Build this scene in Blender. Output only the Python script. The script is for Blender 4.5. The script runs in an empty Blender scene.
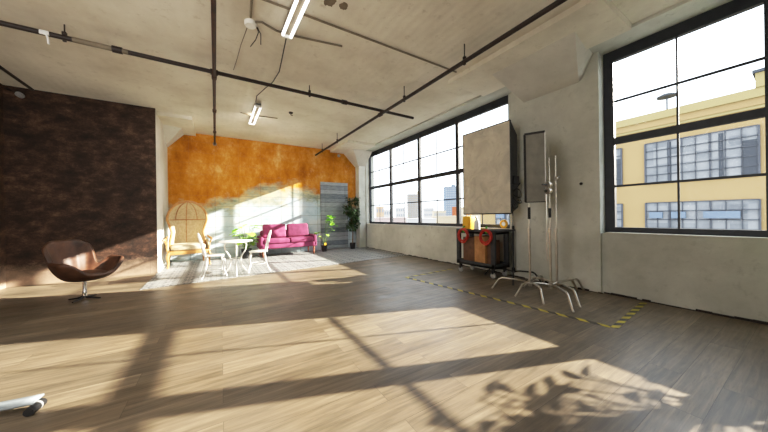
import bpy, bmesh, math, random
from mathutils import Vector, Matrix, noise
random.seed(7)
C = bpy.context.scene.collection
PI = math.pi
R = math.radians

# ------------------------------------------------------------------ materials
def mat(name, col, rough=0.6, metal=0.0, spec=0.5):
    m = bpy.data.materials.new(name); m.use_nodes = True
    b = m.node_tree.nodes['Principled BSDF']
    b.inputs['Base Color'].default_value = (*col, 1)
    b.inputs['Roughness'].default_value = rough
    b.inputs['Metallic'].default_value = metal
    b.inputs['Specular IOR Level'].default_value = spec
    return m

class NT:
    """small node helper on one material"""
    def __init__(s, name, rough=0.7, spec=0.4):
        s.m = mat(name, (.5, .5, .5), rough, 0, spec); s.t = s.m.node_tree; s.b = s.t.nodes['Principled BSDF']
        s.co = s.t.nodes.new('ShaderNodeTexCoord').outputs['Object']
    def n(s, kind, **kw):
        nd = s.t.nodes.new(kind)
        for k, v in kw.items():
            if k.startswith('i_'):
                key = k[2:]
                key = int(key) if key.isdigit() else key.replace('_', ' ')
                if hasattr(v, 'is_output'): s.t.links.new(v, nd.inputs[key])
                else: nd.inputs[key].default_value = v
            else: setattr(nd, k, v)
        return nd
    def math(s, op, a, b=0.0, clamp=False):
        return s.n('ShaderNodeMath', operation=op, use_clamp=clamp, i_0=a, i_1=b).outputs[0]
    def noise(s, scale=5, detail=6, rough=.6, co=None, dist=0.0):
        return s.n('ShaderNodeTexNoise', i_Vector=co or s.co, i_Scale=scale, i_Detail=detail, i_Roughness=rough, i_Distortion=dist).outputs['Fac']
    def scaled(s, v, loc=(0, 0, 0)):
        return s.n('ShaderNodeMapping', i_Vector=s.co, i_Scale=v, i_Location=loc).outputs[0]
    def ramp(s, fac, stops):
        r = s.n('ShaderNodeValToRGB', i_Fac=fac); e = r.color_ramp.elements
        while len(e) < len(stops): e.new(.5)
        for k, (p, c) in enumerate(stops):
            e[k].position = p; e[k].color = (*c, 1) if len(c) == 3 else c
        return r.outputs[0]
    def mix(s, fac, a, b, mode='MIX'):
        nd = s.t.nodes.new('ShaderNodeMix'); nd.data_type = 'RGBA'; nd.blend_type = mode
        for key, v in ((0, fac), (6, a), (7, b)):
            if hasattr(v, 'is_output'): s.t.links.new(v, nd.inputs[key])
            elif key == 0: nd.inputs[key].default_value = v
            else: nd.inputs[key].default_value = (*v, 1)
        return nd.outputs[2]
    def xyz(s):
        return s.n('ShaderNodeSeparateXYZ', i_Vector=s.co).outputs
    def color(s, c): s.t.links.new(c, s.b.inputs['Base Color'])
    def rough(s, c): s.t.links.new(c, s.b.inputs['Roughness'])
    def bump(s, h, strength=.3, dist=.01):
        nd = s.n('ShaderNodeBump', i_Height=h, i_Strength=strength, i_Distance=dist)
        s.t.links.new(nd.outputs[0], s.b.inputs['Normal'])

def noisy(name, c1, c2, scale=6, rough=.7, bump=.15, metal=0.0, spec=.4, lo=.35, hi=.65):
    n = NT(name, rough, spec); f = n.noise(scale)
    n.color(n.ramp(f, [(lo, c1), (hi, c2)]))
    if bump: n.bump(n.noise(scale * 4), bump)
    n.b.inputs['Metallic'].default_value = metal
    return n.m

def S(r, g, b):  # srgb 0-255 to linear
    f = lambda v: ((v / 255 + .055) / 1.055) ** 2.4 if v > 10 else v / 255 / 12.92
    return (f(r), f(g), f(b))

def plaster(name, base, dark, scale=1.2, lines=False):
    n = NT(name, .85, .2)
    f = n.noise(scale, 8, .65); g = n.noise(scale * 9, 5, .7)
    c = n.ramp(f, [(.3, dark), (.62, base)])
    c = n.mix(n.ramp(g, [(.28, (1, 1, 1)), (.42, (0, 0, 0))]), c, dark)
    n.color(c)
    h = n.math('ADD', n.noise(scale * 14, 6, .7), n.math('MULTIPLY', n.noise(2.0, 4), 2.0))
    if lines:
        w = n.n('ShaderNodeTexWave', i_Vector=n.co, i_Scale=2.6, i_Distortion=.6, i_Detail=2.0, bands_direction='X').outputs['Fac']
        h = n.math('ADD', h, n.math('MULTIPLY', w, .35))
    n.bump(h, .35, .012)
    return n.m

M = {}
M['ceiling'] = plaster('ceiling_concrete', S(226, 221, 208), S(198, 191, 175), .8, True)
M['white'] = plaster('painted_concrete', S(214, 211, 203), S(190, 186, 176), 1.0)
M['rightwall'] = plaster('right_wall_paint', S(210, 211, 203), S(176, 177, 167), .9)

n = NT('wood_planks', .38, .5)
pc = n.n('ShaderNodeMapping', i_Vector=n.co, i_Rotation=(0, 0, R(.8)))
br = n.n('ShaderNodeTexBrick', i_Vector=pc.outputs[0], i_Color1=(.2, .2, .2, 1), i_Color2=(.8, .8, .8, 1), i_Mortar=(0, 0, 0, 1),
         i_Scale=1.0, i_Mortar_Size=.0022, i_Mortar_Smooth=.2, i_Bias=0.0, i_Brick_Width=1.45, i_Row_Height=.185, offset=.37)
gs = n.n('ShaderNodeMapping', i_Vector=pc.outputs[0], i_Scale=(1.2, 16, 1)).outputs[0]
pv = n.n('ShaderNodeSeparateColor', i_Color=br.outputs['Color']).outputs[0]
off = n.n('ShaderNodeCombineXYZ', i_0=n.math('MULTIPLY', pv, 31.0), i_1=n.math('MULTIPLY', pv, 17.0))
gs2 = n.n('ShaderNodeVectorMath', operation='ADD', i_0=gs, i_1=off.outputs[0]).outputs[0]
g1 = n.noise(1.6, 8, .62, gs2, .6); g2 = n.noise(7, 4, .6, gs2)
fac = n.math('ADD', n.math('MULTIPLY', g1, .8), n.math('MULTIPLY', pv, .3))
c = n.ramp(fac, [(.28, S(62, 51, 40)), (.45, S(92, 79, 63)), (.6, S(114, 99, 80)), (.8, S(146, 129, 105))])
c = n.mix(n.ramp(g2, [(.58, (0, 0, 0)), (.75, (.5, .5, .5))]), c, S(64, 53, 42))
wide = n.noise(.9, 3, .5)
c = n.mix(n.ramp(wide, [(.4, (0, 0, 0)), (.7, (.3, .3, .3))]), c, S(118, 111, 99))
c = n.mix(n.math('MULTIPLY', br.outputs['Fac'], .4), c, S(70, 58, 46))
n.color(c)
n.rough(n.ramp(n.noise(3.5, 5), [(.3, (.36, .36, .36)), (.7, (.5, .5, .5))]))
n.bump(n.math('SUBTRACT', n.math('MULTIPLY', g1, .4), br.outputs['Fac']), .25, .004)
M['floor'] = n.m

n = NT('patterned_tiles', .5, .4)
mp = n.n('ShaderNodeMapping', i_Vector=n.co, i_Scale=(1 / .3, 1 / .3, 1)).outputs[0]
fr = n.n('ShaderNodeVectorMath', operation='FRACTION', i_0=mp).outputs[0]
ce = n.n('ShaderNodeVectorMath', operation='SUBTRACT', i_0=fr, i_1=(.5, .5, 0)).outputs[0]
sx, sy, sz = n.n('ShaderNodeSeparateXYZ', i_Vector=ce).outputs
ax = n.math('ABSOLUTE', sx); ay = n.math('ABSOLUTE', sy)
d1 = n.math('ADD', ax, ay); mx = n.math('MAXIMUM', ax, ay)
rad = n.math('SQRT', n.math('ADD', n.math('MULTIPLY', sx, sx), n.math('MULTIPLY', sy, sy)))
ang = n.math('ARCTAN2', sy, sx)
pet = n.math('ADD', .31, n.math('MULTIPLY', n.math('COSINE', n.math('MULTIPLY', ang, 8.0)), .1))
petal = n.math('LESS_THAN', rad, pet)
core = n.math('LESS_THAN', rad, .13)
ringd = n.math('LESS_THAN', n.math('ABSOLUTE', n.math('SUBTRACT', d1, .62)), .05)
star = n.math('MULTIPLY', petal, n.math('SUBTRACT', 1.0, core))
pat = n.math('MAXIMUM', star, ringd)
fad = n.math('MULTIPLY', pat, n.ramp(n.noise(1.4, 4), [(.3, (.5, .5, .5)), (.7, (.95, .95, .95))]))
c = n.mix(fad, S(158, 158, 156), S(50, 56, 64))
grout = n.math('GREATER_THAN', mx, .488)
c = n.mix(n.math('MULTIPLY', grout, .85), c, S(92, 88, 82))
n.color(c); n.rough(n.ramp(n.noise(5), [(.3, (.42, .42, .42)), (.7, (.62, .62, .62))]))
M['tiles'] = n.m

# mural: orange above a pale weathered blue-grey, on a grid of blocks
n = NT('weathered_mural', .85, .2)
x_, y_, z_ = n.xyz()
wob = n.noise(1.1, 6, .65, n.scaled((1, 1, 1.6)))
zz = n.math('ADD', z_, n.math('MULTIPLY', n.math('SUBTRACT', wob, .5), 1.7))
zz = n.math('SUBTRACT', zz, n.math('MULTIPLY', n.math('SUBTRACT', .9, n.math('ABSOLUTE', n.math('SUBTRACT', x_, 2.1))), .28))
or_ = n.ramp(n.noise(1.7, 9, .7, n.scaled((1.2, 1, .8))), [(.34, S(150, 88, 14)), (.48, S(182, 116, 24)), (.58, S(196, 136, 54)), (.7, S(216, 176, 118))])
streak = n.noise(3, 8, .75, n.scaled((1.3, 1, 1)))
or_ = n.mix(n.ramp(streak, [(.56, (0, 0, 0)), (.74, (.5, .5, .5))]), or_, S(218, 178, 124))
lowc = n.ramp(n.noise(1.5, 8, .7, n.scaled((1, 1, 1.3), (3, 0, 1))), [(.3, S(138, 160, 172)), (.5, S(178, 194, 202)), (.7, S(204, 208, 208))])
trans = n.ramp(n.noise(2.2, 8, .7, n.scaled((1, 1, 2))), [(.34, S(112, 122, 110)), (.5, S(164, 164, 142)), (.66, S(212, 186, 140))])
k1 = n.ramp(n.math('SUBTRACT', n.math('MULTIPLY', zz, 1.0), 1.52, False), [(0, (0, 0, 0)), (.22, (1, 1, 1))])
k2 = n.ramp(n.math('SUBTRACT', zz, 1.9), [(0, (0, 0, 0)), (.28, (1, 1, 1))])
c = n.mix(k1, lowc, trans); c = n.mix(k2, c, or_)
bk = n.n('ShaderNodeCombineXYZ', i_0=x_, i_1=z_)
br = n.n('ShaderNodeTexBrick', i_Vector=bk.outputs[0], i_Scale=1.0, i_Mortar_Size=.009, i_Mortar_Smooth=.4, i_Brick_Width=.62, i_Row_Height=.31, offset=0.0)
c = n.mix(n.math('MULTIPLY', br.outputs['Fac'], n.math('SUBTRACT', .65, n.math('MULTIPLY', k2, .52))), c, S(112, 108, 98))
n.color(c); n.bump(n.math('SUBTRACT', n.noise(16, 6, .7), br.outputs['Fac']), .25, .008)
M['mural'] = n.m

n = NT('dark_brown_plaster', .7, .35)
f1 = n.noise(3.2, 12, .8, n.scaled((1, 1, 1.5))); f2 = n.noise(7, 6, .7)
x_, y_, z_ = n.xyz()
c = n.ramp(f1, [(.36, S(22, 13, 8)), (.47, S(44, 28, 19)), (.56, S(70, 48, 35)), (.68, S(112, 84, 66))])
c = n.mix(n.ramp(f2, [(.6, (0, 0, 0)), (.8, (.25, .25, .25))]), c, S(112, 92, 80))
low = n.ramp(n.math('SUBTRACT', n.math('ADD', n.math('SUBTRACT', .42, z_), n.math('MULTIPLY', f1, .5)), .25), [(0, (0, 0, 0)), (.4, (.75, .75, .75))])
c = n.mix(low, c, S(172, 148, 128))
pb = n.n('ShaderNodeTexBrick', i_Vector=n.n('ShaderNodeCombineXYZ', i_0=x_, i_1=z_).outputs[0], i_Scale=1.0, i_Mortar_Size=.006, i_Brick_Width=1.22, i_Row_Height=.42, offset=0.0).outputs['Fac']
c = n.mix(n.math('MULTIPLY', pb, .3), c, S(40, 28, 22))
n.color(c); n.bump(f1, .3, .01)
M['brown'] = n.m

M['frame'] = noisy('black_window_steel', S(24, 28, 36), S(38, 42, 50), 8, .45, .05)
M['black'] = noisy('black_paint', S(20, 20, 22), S(34, 34, 36), 8, .5, .05)
M['rubber'] = noisy('black_rubber', S(22, 22, 22), S(38, 38, 38), 12, .8, .1)
M['chrome'] = noisy('brushed_steel', S(176, 168, 156), S(205, 198, 186), 9, .28, .03, 1.0)
M['chrome_bright'] = noisy('polished_chrome', S(205, 205, 205), S(228, 228, 228), 9, .15, 0, 1.0)
M['pipe'] = noisy('rusty_brown_pipe', S(34, 20, 17), S(66, 38, 30), 6, .55, .1)
M['pipe_black'] = noisy('dark_iron', S(26, 17, 14), S(42, 28, 23), 7, .55, .1)
M['conduit'] = noisy('painted_conduit', S(110, 100, 84), S(136, 124, 104), 4, .6, .05)
M['lamp_white'] = noisy('white_enamel', S(226, 226, 220), S(240, 240, 236), 4, .4, 0)
M['tube'] = noisy('fluorescent_tube', S(240, 240, 236), S(250, 250, 248), 4, .25, 0)
M['tube'].node_tree.nodes['Principled BSDF'].inputs['Emission Color'].default_value = (1, .97, .92, 1); M['tube'].node_tree.nodes['Principled BSDF'].inputs['Emission Strength'].default_value = 3.0
M['leather'] = noisy('worn_brown_leather', S(50, 30, 21), S(98, 64, 45), 5, .5, .12, 0, .4, .3, .7)
M['linen'] = noisy('beige_linen', S(180, 164, 134), S(200, 186, 158), 18, .9, .2)
M['oak'] = noisy('honey_oak', S(150, 104, 56), S(184, 136, 80), 9, .5, .08)
M['white_iron'] = noisy('white_painted_iron', S(226, 224, 216), S(242, 240, 234), 9, .45, .05)
M['velvet'] = noisy('magenta_velvet', S(116, 42, 76), S(148, 64, 100), 5, .85, .15)
M['velvet_shaded'] = noisy('shaded_magenta_velvet', S(92, 30, 60), S(124, 48, 82), 5, .85, .15)  # darker copy of the sofa velvet, shade painted into its right arm and cushion
M['woodleg'] = noisy('red_brown_wood', S(120, 60, 40), S(150, 84, 58), 9, .5, .05)
M['leaf_bright'] = noisy('bright_green_leaf', S(110, 182, 44), S(178, 224, 84), 4, .5, .05)
M['leaf_mid'] = noisy('mid_green_leaf', S(70, 130, 36), S(140, 190, 70), 5, .5, .05)
M['leaf_dark'] = noisy('dark_green_leaf', S(26, 46, 24), S(56, 82, 42), 5, .5, .05)
M['stem'] = noisy('green_stem', S(70, 100, 40), S(100, 130, 60), 8, .6, .05)
M['trunk'] = noisy('brown_trunk', S(82, 60, 42), S(112, 86, 62), 10, .8, .2)
M['pot_black'] = noisy('black_plastic_pot', S(22, 22, 24), S(36, 36, 38), 8, .5, .05)
M['soil'] = noisy('soil', S(50, 38, 28), S(70, 54, 40), 20, .95, .3)
M['yellow'] = noisy('yellow_plastic', S(228, 170, 24), S(240, 190, 44), 5, .5, .05)
M['white_paper'] = noisy('white_paper', S(226, 228, 230), S(240, 242, 244), 5, .8, .05)
M['slat_grey'] = noisy('pale_grey_laminate', S(126, 134, 140), S(142, 150, 156), 5, .5, .05)
M['red_cable'] = noisy('red_cable', S(176, 34, 24), S(206, 58, 40), 10, .5, .05)
M['green_tie'] = noisy('green_tie', S(60, 150, 50), S(90, 180, 70), 10, .6, 0)
M['cart'] = noisy('charcoal_plastic', S(40, 41, 44), S(56, 57, 60), 9, .55, .08)
M['caster'] = noisy('grey_caster', S(130, 130, 130), S(170, 170, 170), 9, .4, .05)
M['crate_dark'] = noisy('dark_stained_board', S(86, 56, 38), S(112, 76, 52), 9, .6, .1)
M['crate_light'] = noisy('plywood_board', S(166, 114, 66), S(194, 142, 90), 9, .6, .1)
n = NT('crumpled_diffusion_cloth', .9, .15)
w = n.noise(3.2, 6, .6, dist=.8)
n.color(n.ramp(w, [(.3, S(190, 184, 170)), (.7, S(218, 211, 196))])); n.bump(w, 1.0, .08)
M['diffusion'] = n.m
M['strip_cloth'] = noisy('grey_diffusion_cloth', S(120, 118, 112), S(138, 136, 128), 6, .85, .2)

n = NT('hazard_stripes', .55, .4)   # object space x runs along the strip
x_, y_, z_ = n.xyz()
st = n.math('LESS_THAN', n.math('FRACT', n.math('MULTIPLY', n.math('ADD', x_, n.math('MULTIPLY', y_, 1.0)), 1 / .2)), .5)
wear = n.ramp(n.noise(9), [(.4, (.15, .15, .15)), (.72, (.75, .75, .75))])
c = n.mix(st, S(44, 42, 40), S(206, 186, 40)); n.color(n.mix(wear, c, S(92, 82, 68)))
M['hazard'] = n.m

n = NT('grey_barn_wood', .8, .3)
x_, y_, z_ = n.xyz()
row = n.math('FLOOR', n.math('MULTIPLY', z_, 1 / .155))
rv = n.n('ShaderNodeTexWhiteNoise', noise_dimensions='1D', i_W=row).outputs['Value']
gr = n.noise(3, 8, .7, n.scaled((1.5, 1, 18)))
f = n.math('ADD', n.math('MULTIPLY', gr, .8), n.math('MULTIPLY', rv, .3))
c = n.ramp(f, [(.3, S(76, 84, 92)), (.5, S(118, 125, 132)), (.68, S(150, 155, 158)), (.9, S(190, 192, 192))])
seam = n.math('LESS_THAN', n.math('FRACT', n.math('MULTIPLY', z_, 1 / .155)), .07)
n.color(n.mix(n.math('MULTIPLY', seam, .8), c, S(40, 46, 54))); n.bump(gr, .4, .008)
M['barn'] = n.m

def glass_mat(name, tint, refl):
    m = bpy.data.materials.new(name); m.use_nodes = True; t = m.node_tree; t.nodes.clear()
    o = t.nodes.new('ShaderNodeOutputMaterial'); mx = t.nodes.new('ShaderNodeMixShader')
    tr = t.nodes.new('ShaderNodeBsdfTransparent'); tr.inputs[0].default_value = (*tint, 1)
    gl = t.nodes.new('ShaderNodeBsdfGlossy'); gl.inputs['Roughness'].default_value = .02
    lw = t.nodes.new('ShaderNodeFresnel'); lw.inputs[0].default_value = 1.3
    mu = t.nodes.new('ShaderNodeMath'); mu.operation = 'MULTIPLY'; mu.inputs[1].default_value = refl
    t.links.new(lw.outputs[0], mu.inputs[0]); t.links.new(mu.outputs[0], mx.inputs[0])
    t.links.new(tr.outputs[0], mx.inputs[1]); t.links.new(gl.outputs[0], mx.inputs[2]); t.links.new(mx.outputs[0], o.inputs[0])
    return m
M['glass'] = glass_mat('clear_glass', (.97, .98, .98), .1)

# exterior
EXT = .29
def ext(name, r, g, b, scale=.3, k=EXT, var=.9):
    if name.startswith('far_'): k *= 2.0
    c = S(r, g, b); c = tuple(v * k for v in c)
    return noisy(name, tuple(v * var for v in c), c, scale, .9, 0, 0, .1)
M['ochre'] = ext('ochre_render', 246, 208, 150, .25, EXT, .93)
M['ochre_trim'] = ext('pale_ochre_trim', 244, 220, 158, .3, EXT, .93)
M['ext_frame'] = ext('dark_sash', 136, 138, 146, .5)
n = NT('old_factory_glass', .9, .1)
pb = n.n('ShaderNodeTexBrick', i_Vector=n.n('ShaderNodeCombineXYZ', i_0=n.xyz()[1], i_1=n.xyz()[2]).outputs[0], i_Color1=(.1, .1, .1, 1), i_Color2=(.9, .9, .9, 1), i_Scale=1.0, i_Mortar_Size=0.0, i_Brick_Width=.7, i_Row_Height=.62, offset=0.0).outputs['Color']
f = n.math('ADD', n.math('MULTIPLY', n.n('ShaderNodeSeparateColor', i_Color=pb).outputs[0], .4), n.math('MULTIPLY', n.noise(.8, 5), .6))
kk = lambda r, g, b: tuple(v * EXT for v in S(r, g, b))
n.color(n.ramp(f, [(.25, kk(164, 168, 176)), (.5, kk(206, 209, 214)), (.75, kk(232, 233, 236))]))
M['factory_glass'] = n.m
M['ext_blue'] = ext('pale_blue_sash', 176, 196, 224)
M['ext_dark'] = ext('dark_opening', 120, 124, 132)
M['ext_white'] = ext('far_white_wall', 244, 242, 240, .05)
M['ext_beige'] = ext('far_beige_wall', 226, 212, 186, .05)
M['ext_brown'] = ext('far_brown_wall', 184, 172, 158, .05)
M['ext_navy'] = ext('far_blue_tower', 140, 156, 178, .05)
M['ext_pink'] = ext('far_pink_roof', 228, 204, 198, .05)
M['ext_orange'] = ext('orange_sign', 246, 150, 110, .05)
M['ext_ground'] = ext('far_ground', 214, 208, 200, .02)
M['ext_window'] = ext('far_windows', 176, 184, 196, .05)
M['ext_tan'] = ext('far_tan_wall', 232, 196, 160, .05)

# ------------------------------------------------------------------ mesh helpers
class MB:
    def __init__(s): s.bm = bmesh.new()
    def box(s, a, b, bev=0.0, mtx=None, seg=2):
        r = bmesh.ops.create_cube(s.bm, size=1.0); vs = r['verts']
        c = [(a[i] + b[i]) / 2 for i in range(3)]; d = [abs(b[i] - a[i]) for i in range(3)]
        for v in vs: v.co = Vector((v.co.x * d[0] + c[0], v.co.y * d[1] + c[1], v.co.z * d[2] + c[2]))
        if bev:
            es = list({e for v in vs for e in v.link_edges})
            rr = bmesh.ops.bevel(s.bm, geom=es, offset=bev, segments=seg, profile=.5, affect='EDGES')
            vs = list({v for f in rr['faces'] for v in f.verts} | {v for v in vs if v.is_valid})
        if mtx:
            for v in vs: v.co = mtx @ v.co
        return s
    def quad(s, pts):
        s.bm.faces.new([s.bm.verts.new(p) for p in pts]); return s
    def poly(s, pts, ext):
        """closed polygon pts extruded by vector ext"""
        e = Vector(ext); a = [s.bm.verts.new(p) for p in pts]; b = [s.bm.verts.new(Vector(p) + e) for p in pts]
        s.bm.faces.new(a[::-1]); s.bm.faces.new(b); k = len(pts)
        for i in range(k): s.bm.faces.new((a[i], a[(i + 1) % k], b[(i + 1) % k], b[i]))
        return s
    def frustum(s, A, B):
        """two quads of points joined"""
        a = [s.bm.verts.new(p) for p in A]; b = [s.bm.verts.new(p) for p in B]; k = len(A)
        s.bm.faces.new(a[::-1]); s.bm.faces.new(b)
        for i in range(k): s.bm.faces.new((a[i], a[(i + 1) % k], b[(i + 1) % k], b[i]))
        return s
    def tube(s, pts, r, seg=8, cap=True, closed=False):
        pts = [Vector(p) for p in pts]; k = len(pts); rs = r if isinstance(r, (list, tuple)) else [r] * k
        rings = []; up = None
        for i in range(k):
            if closed: d = pts[(i + 1) % k] - pts[i - 1]
            else: d = pts[min(i + 1, k - 1)] - pts[max(i - 1, 0)]
            d.normalize()
            if up is None: up = d.orthogonal().normalized()
            up = (up - d * up.dot(d)); up = up.normalized() if up.length > 1e-6 else d.orthogonal().normalized()
            sd = d.cross(up)
            rings.append([s.bm.verts.new(pts[i] + (up * math.cos(2 * PI * j / seg) + sd * math.sin(2 * PI * j / seg)) * rs[i]) for j in range(seg)])
        for i in range(k if closed else k - 1):
            a, b = rings[i], rings[(i + 1) % k]
            for j in range(seg): s.bm.faces.new((a[j], a[(j + 1) % seg], b[(j + 1) % seg], b[j]))
        if cap and not closed: s.bm.faces.new(rings[0][::-1]); s.bm.faces.new(rings[-1])
        return s
    def lathe(s, prof, seg=24, c=(0, 0, 0), axis='Z'):
        rings = []
        for r, z in prof:
            ring = []
            for j in range(seg):
                a = 2 * PI * j / seg; p = (r * math.cos(a), r * math.sin(a), z)
                if axis == 'X': p = (z, p[0], p[1])
                if axis == 'Y': p = (p[0], z, p[1])
                ring.append(s.bm.verts.new(Vector(p) + Vector(c)))
            rings.append(ring)
        for a, b in zip(rings, rings[1:]):
            for j in range(seg): s.bm.faces.new((a[j], a[(j + 1) % seg], b[(j + 1) % seg], b[j]))
        s.bm.faces.new(rings[0][::-1]); s.bm.faces.new(rings[-1])
        return s
    def grid(s, fn, nu, nv, closeu=False):
        g = [[s.bm.verts.new(fn(i / (nu if closeu else nu - 1), j / (nv - 1))) for j in range(nv)] for i in range(nu)]
        for i in range(nu if closeu else nu - 1):
            for j in range(nv - 1):
                s.bm.faces.new((g[i][j], g[(i + 1) % nu][j], g[(i + 1) % nu][j + 1], g[i][j + 1]))
        return s
    def pillow(s, c, d, e=.55, mtx=None, nu=24, nv=14):
        """superellipsoid cushion"""
        sp = lambda v, p: math.copysign(abs(v) ** p, v)
        def fn(u, v):
            a = 2 * PI * u; b = -PI / 2 + PI * v
            p = Vector((d[0] / 2 * sp(math.cos(b), e) * sp(math.cos(a), e), d[1] / 2 * sp(math.cos(b), e) * sp(math.sin(a), e), d[2] / 2 * sp(math.sin(b), e * 1.4)))
            p = p + Vector(c)
            return mtx @ p if mtx else p
        return s.grid(fn, nu, nv, True)
    def leaf(s, base, tip, w, droop=.1, notch=False):
        base, tip = Vector(base), Vector(tip); d = tip - base; L = d.length; d.normalize()
        sd = d.cross(Vector((0, 0, 1))); sd = sd.normalized() if sd.length > .05 else Vector((1, 0, 0))
        nn = sd.cross(d)
        prof = [(0, .04), (.12, .6), (.3, .95), (.5, 1), (.7, .8), (.87, .42), (1, .02)]
        rows = []
        for k, (t, q) in enumerate(prof):
            wl = w / 2 * q * (.62 if notch and k in (3, 5) else 1)
            cpt = base + d * (L * t) - Vector((0, 0, droop * L * t * t))
            rows.append([s.bm.verts.new(cpt + sd * wl + nn * wl * .18), s.bm.verts.new(cpt), s.bm.verts.new(cpt - sd * wl + nn * wl * .18)])
        for a, b in zip(rows, rows[1:]):
            for j in range(2): s.bm.faces.new((a[j], a[j + 1], b[j + 1], b[j]))
        return s
    def obj(s, name, m, parent=None, smooth=True, solid=0.0, sub=0):
        bmesh.ops.remove_doubles(s.bm, verts=s.bm.verts, dist=1e-5)
        bmesh.ops.recalc_face_normals(s.bm, faces=s.bm.faces)
        me = bpy.data.meshes.new(name); s.bm.to_mesh(me); s.bm.free()
        if smooth:
            me.polygons.foreach_set('use_smooth', [True] * len(me.polygons))
            me.set_sharp_from_angle(angle=R(38))
        me.materials.append(M[m] if isinstance(m, str) else m)
        o = bpy.data.objects.new(name, me); C.objects.link(o)
        if parent: o.parent = parent
        if solid:
            md = o.modifiers.new('solid', 'SOLIDIFY'); md.thickness = solid; md.offset = 0
        if sub:
            md = o.modifiers.new('sub', 'SUBSURF'); md.levels = sub; md.render_levels = sub
        return o

def tag(o, label, cat, group=None):
    o['label'] = label; o['category'] = cat
    if group: o['group'] = group
    return o
def thing(name, label, cat, loc=(0, 0, 0), rz=0.0, group=None):
    o = bpy.data.objects.new(name, None); C.objects.link(o); o.empty_display_size = .1
    o.location = loc; o.rotation_euler = (0, 0, rz)
    return tag(o, label, cat, group)
def struct(o): o['kind'] = 'structure'; return o
def dup(root, loc, rz, label, group=None):
    r = root.copy(); C.objects.link(r); r.location = loc; r.rotation_euler = (0, 0, rz); r['label'] = label
    if group: r['group'] = group
    for ch in list(root.children):
        c = ch.copy(); C.objects.link(c); c.parent = r
        for g in list(ch.children):
            d = g.copy(); C.objects.link(d); d.parent = c
    return r
def T(x=0, y=0, z=0, rx=0, ry=0, rz=0):
    return Matrix.Translation((x, y, z)) @ Matrix.Rotation(rz, 4, 'Z') @ Matrix.Rotation(ry, 4, 'Y') @ Matrix.Rotation(rx, 4, 'X')
def arc(c, r, a0, a1, k, plane='XZ'):
    out = []
    for i in range(k + 1):
        a = a0 + (a1 - a0) * i / k; u, v = r * math.cos(a), r * math.sin(a)
        out.append((c[0] + u, c[1], c[2] + v) if plane == 'XZ' else ((c[0], c[1] + u, c[2] + v) if plane == 'YZ' else (c[0] + u, c[1] + v, c[2])))
    return out

# ------------------------------------------------------------------ room shell
XL, XR, YB, YF, H = -3.2, 4.9, 9.4, -5.0, 3.645
WX = 5.05       # window plane
struct(MB().box((XL - .3, YF - .3, -.2), (5.25, YB + .2, 0)).obj('floor', 'floor', smooth=False))
struct(MB().poly([(-1.1, 6.06, .001), (4.9, 6.5, .001), (4.9, YB, .001), (-1.1, YB, .001)], (0, 0, .006)).obj('floor_tiles', 'tiles', smooth=False))
struct(MB().box((XL - .3, YF - .3, H), (5.3, YB + .2, H + .3)).obj('ceiling', 'ceiling', smooth=False))

# right wall: low walls under the windows, pilaster, lintel beam, solid ends
w = MB()
w.box((XR, 3.2, 0), (5.25, 9.14, .9)); w.box((XR, -3.9, 0), (5.25, 1.7, .9))
w.box((4.85, 1.675, 0), (5.25, 3.06, H)); w.box((5.0, 3.0, 0), (5.25, 3.22, H))
w.box((XR, 9.06, 0), (5.25, YB, H)); w.box((XR, YF, 0), (5.25, -3.85, H))
w.box((4.62, YF, 3.605), (5.25, YB, H + .02))
w.box((4.62, 9.1, 0), (4.95, YB, H))
struct(w.obj('wall_right', 'rightwall', smooth=False))
struct(MB().box((-1.25, YB, 0), (5.25, YB + .2, H)).obj('wall_back', 'mural', smooth=False))
struct(MB().box((XL - .1, 7.7, 0), (-1.1, 7.86, H)).obj('wall_partition', 'brown', smooth=False))
w = MB().box((-1.25, 7.72, 0), (-1.095, YB, H))
struct(w.obj('wall_return', 'white', smooth=False))
struct(MB().box((XL - .2, YF, 0), (XL, 7.9, H)).obj('wall_left', 'brown', smooth=False))
struct(MB().box((XL - .2, YF - .2, 0), (5.25, YF, H)).obj('wall_front', 'white', smooth=False))
struct(MB().box((-1.095, 7.76, 0), (-1.075, YB, .1), .004).obj('baseboard_left', 'white'))
struct(MB().box((-2.87, 3.0, H - .03), (-2.83, 7.7, H), .002).obj('groove_shadow', 'pipe_black', smooth=False))  # dark strip standing in for the shadow line of a ceiling groove

# dropped slabs round each column and the flared capitals
d = MB()
d.box((3.6, 7.85, 3.565), (4.62, YB, H)); d.box((3.6, 1.22, 3.565), (4.58, 3.48, H)); d.box((-1.1, 7.9, 3.565), (-.45, YB, H))
struct(d.obj('ceiling_drop_panel', 'ceiling', smooth=False))
c = MB()
c.frustum([(4.86, 1.93, 3.25), (4.86, 2.81, 3.25), (5.0, 2.81, 3.25), (5.0, 1.93, 3.25)], [(3.98, 1.62, 3.57), (3.98, 2.86, 3.57), (5.0, 2.86, 3.61), (5.0, 1.76, 3.61)])
c.frustum([(4.6, 9.1, 3.1), (4.9, 9.1, 3.1), (4.9, 9.4, 3.1), (4.6, 9.4, 3.1)], [(4.13, 8.55, 3.57), (4.9, 8.55, 3.57), (4.9, 9.4, 3.57), (4.13, 9.4, 3.57)])
c.frustum([(-1.1, 9.1, 3.17), (-1.08, 9.1, 3.17), (-1.08, 9.4, 3.17), (-1.1, 9.4, 3.17)], [(-1.1, 8.6, 3.57), (-.72, 8.75, 3.57), (-.72, 9.4, 3.57), (-1.1, 9.4, 3.57)])
struct(c.obj('column_capital', 'white', smooth=False))

# ragged dark edge where the floor meets the right wall
b = MB(); rr = random.Random(3); y = -1.5
while y < 9.0:
    ln = rr.uniform(.05, .16); xf = 4.85 if 1.63 < y < 3.2 else XR
    b.box((xf - rr.uniform(.006, .022), y, .0), (xf + .003, y + ln, rr.uniform(.008, .03))); y += ln
struct(b.obj('baseboard_right', 'pipe_black', smooth=False))

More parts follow.
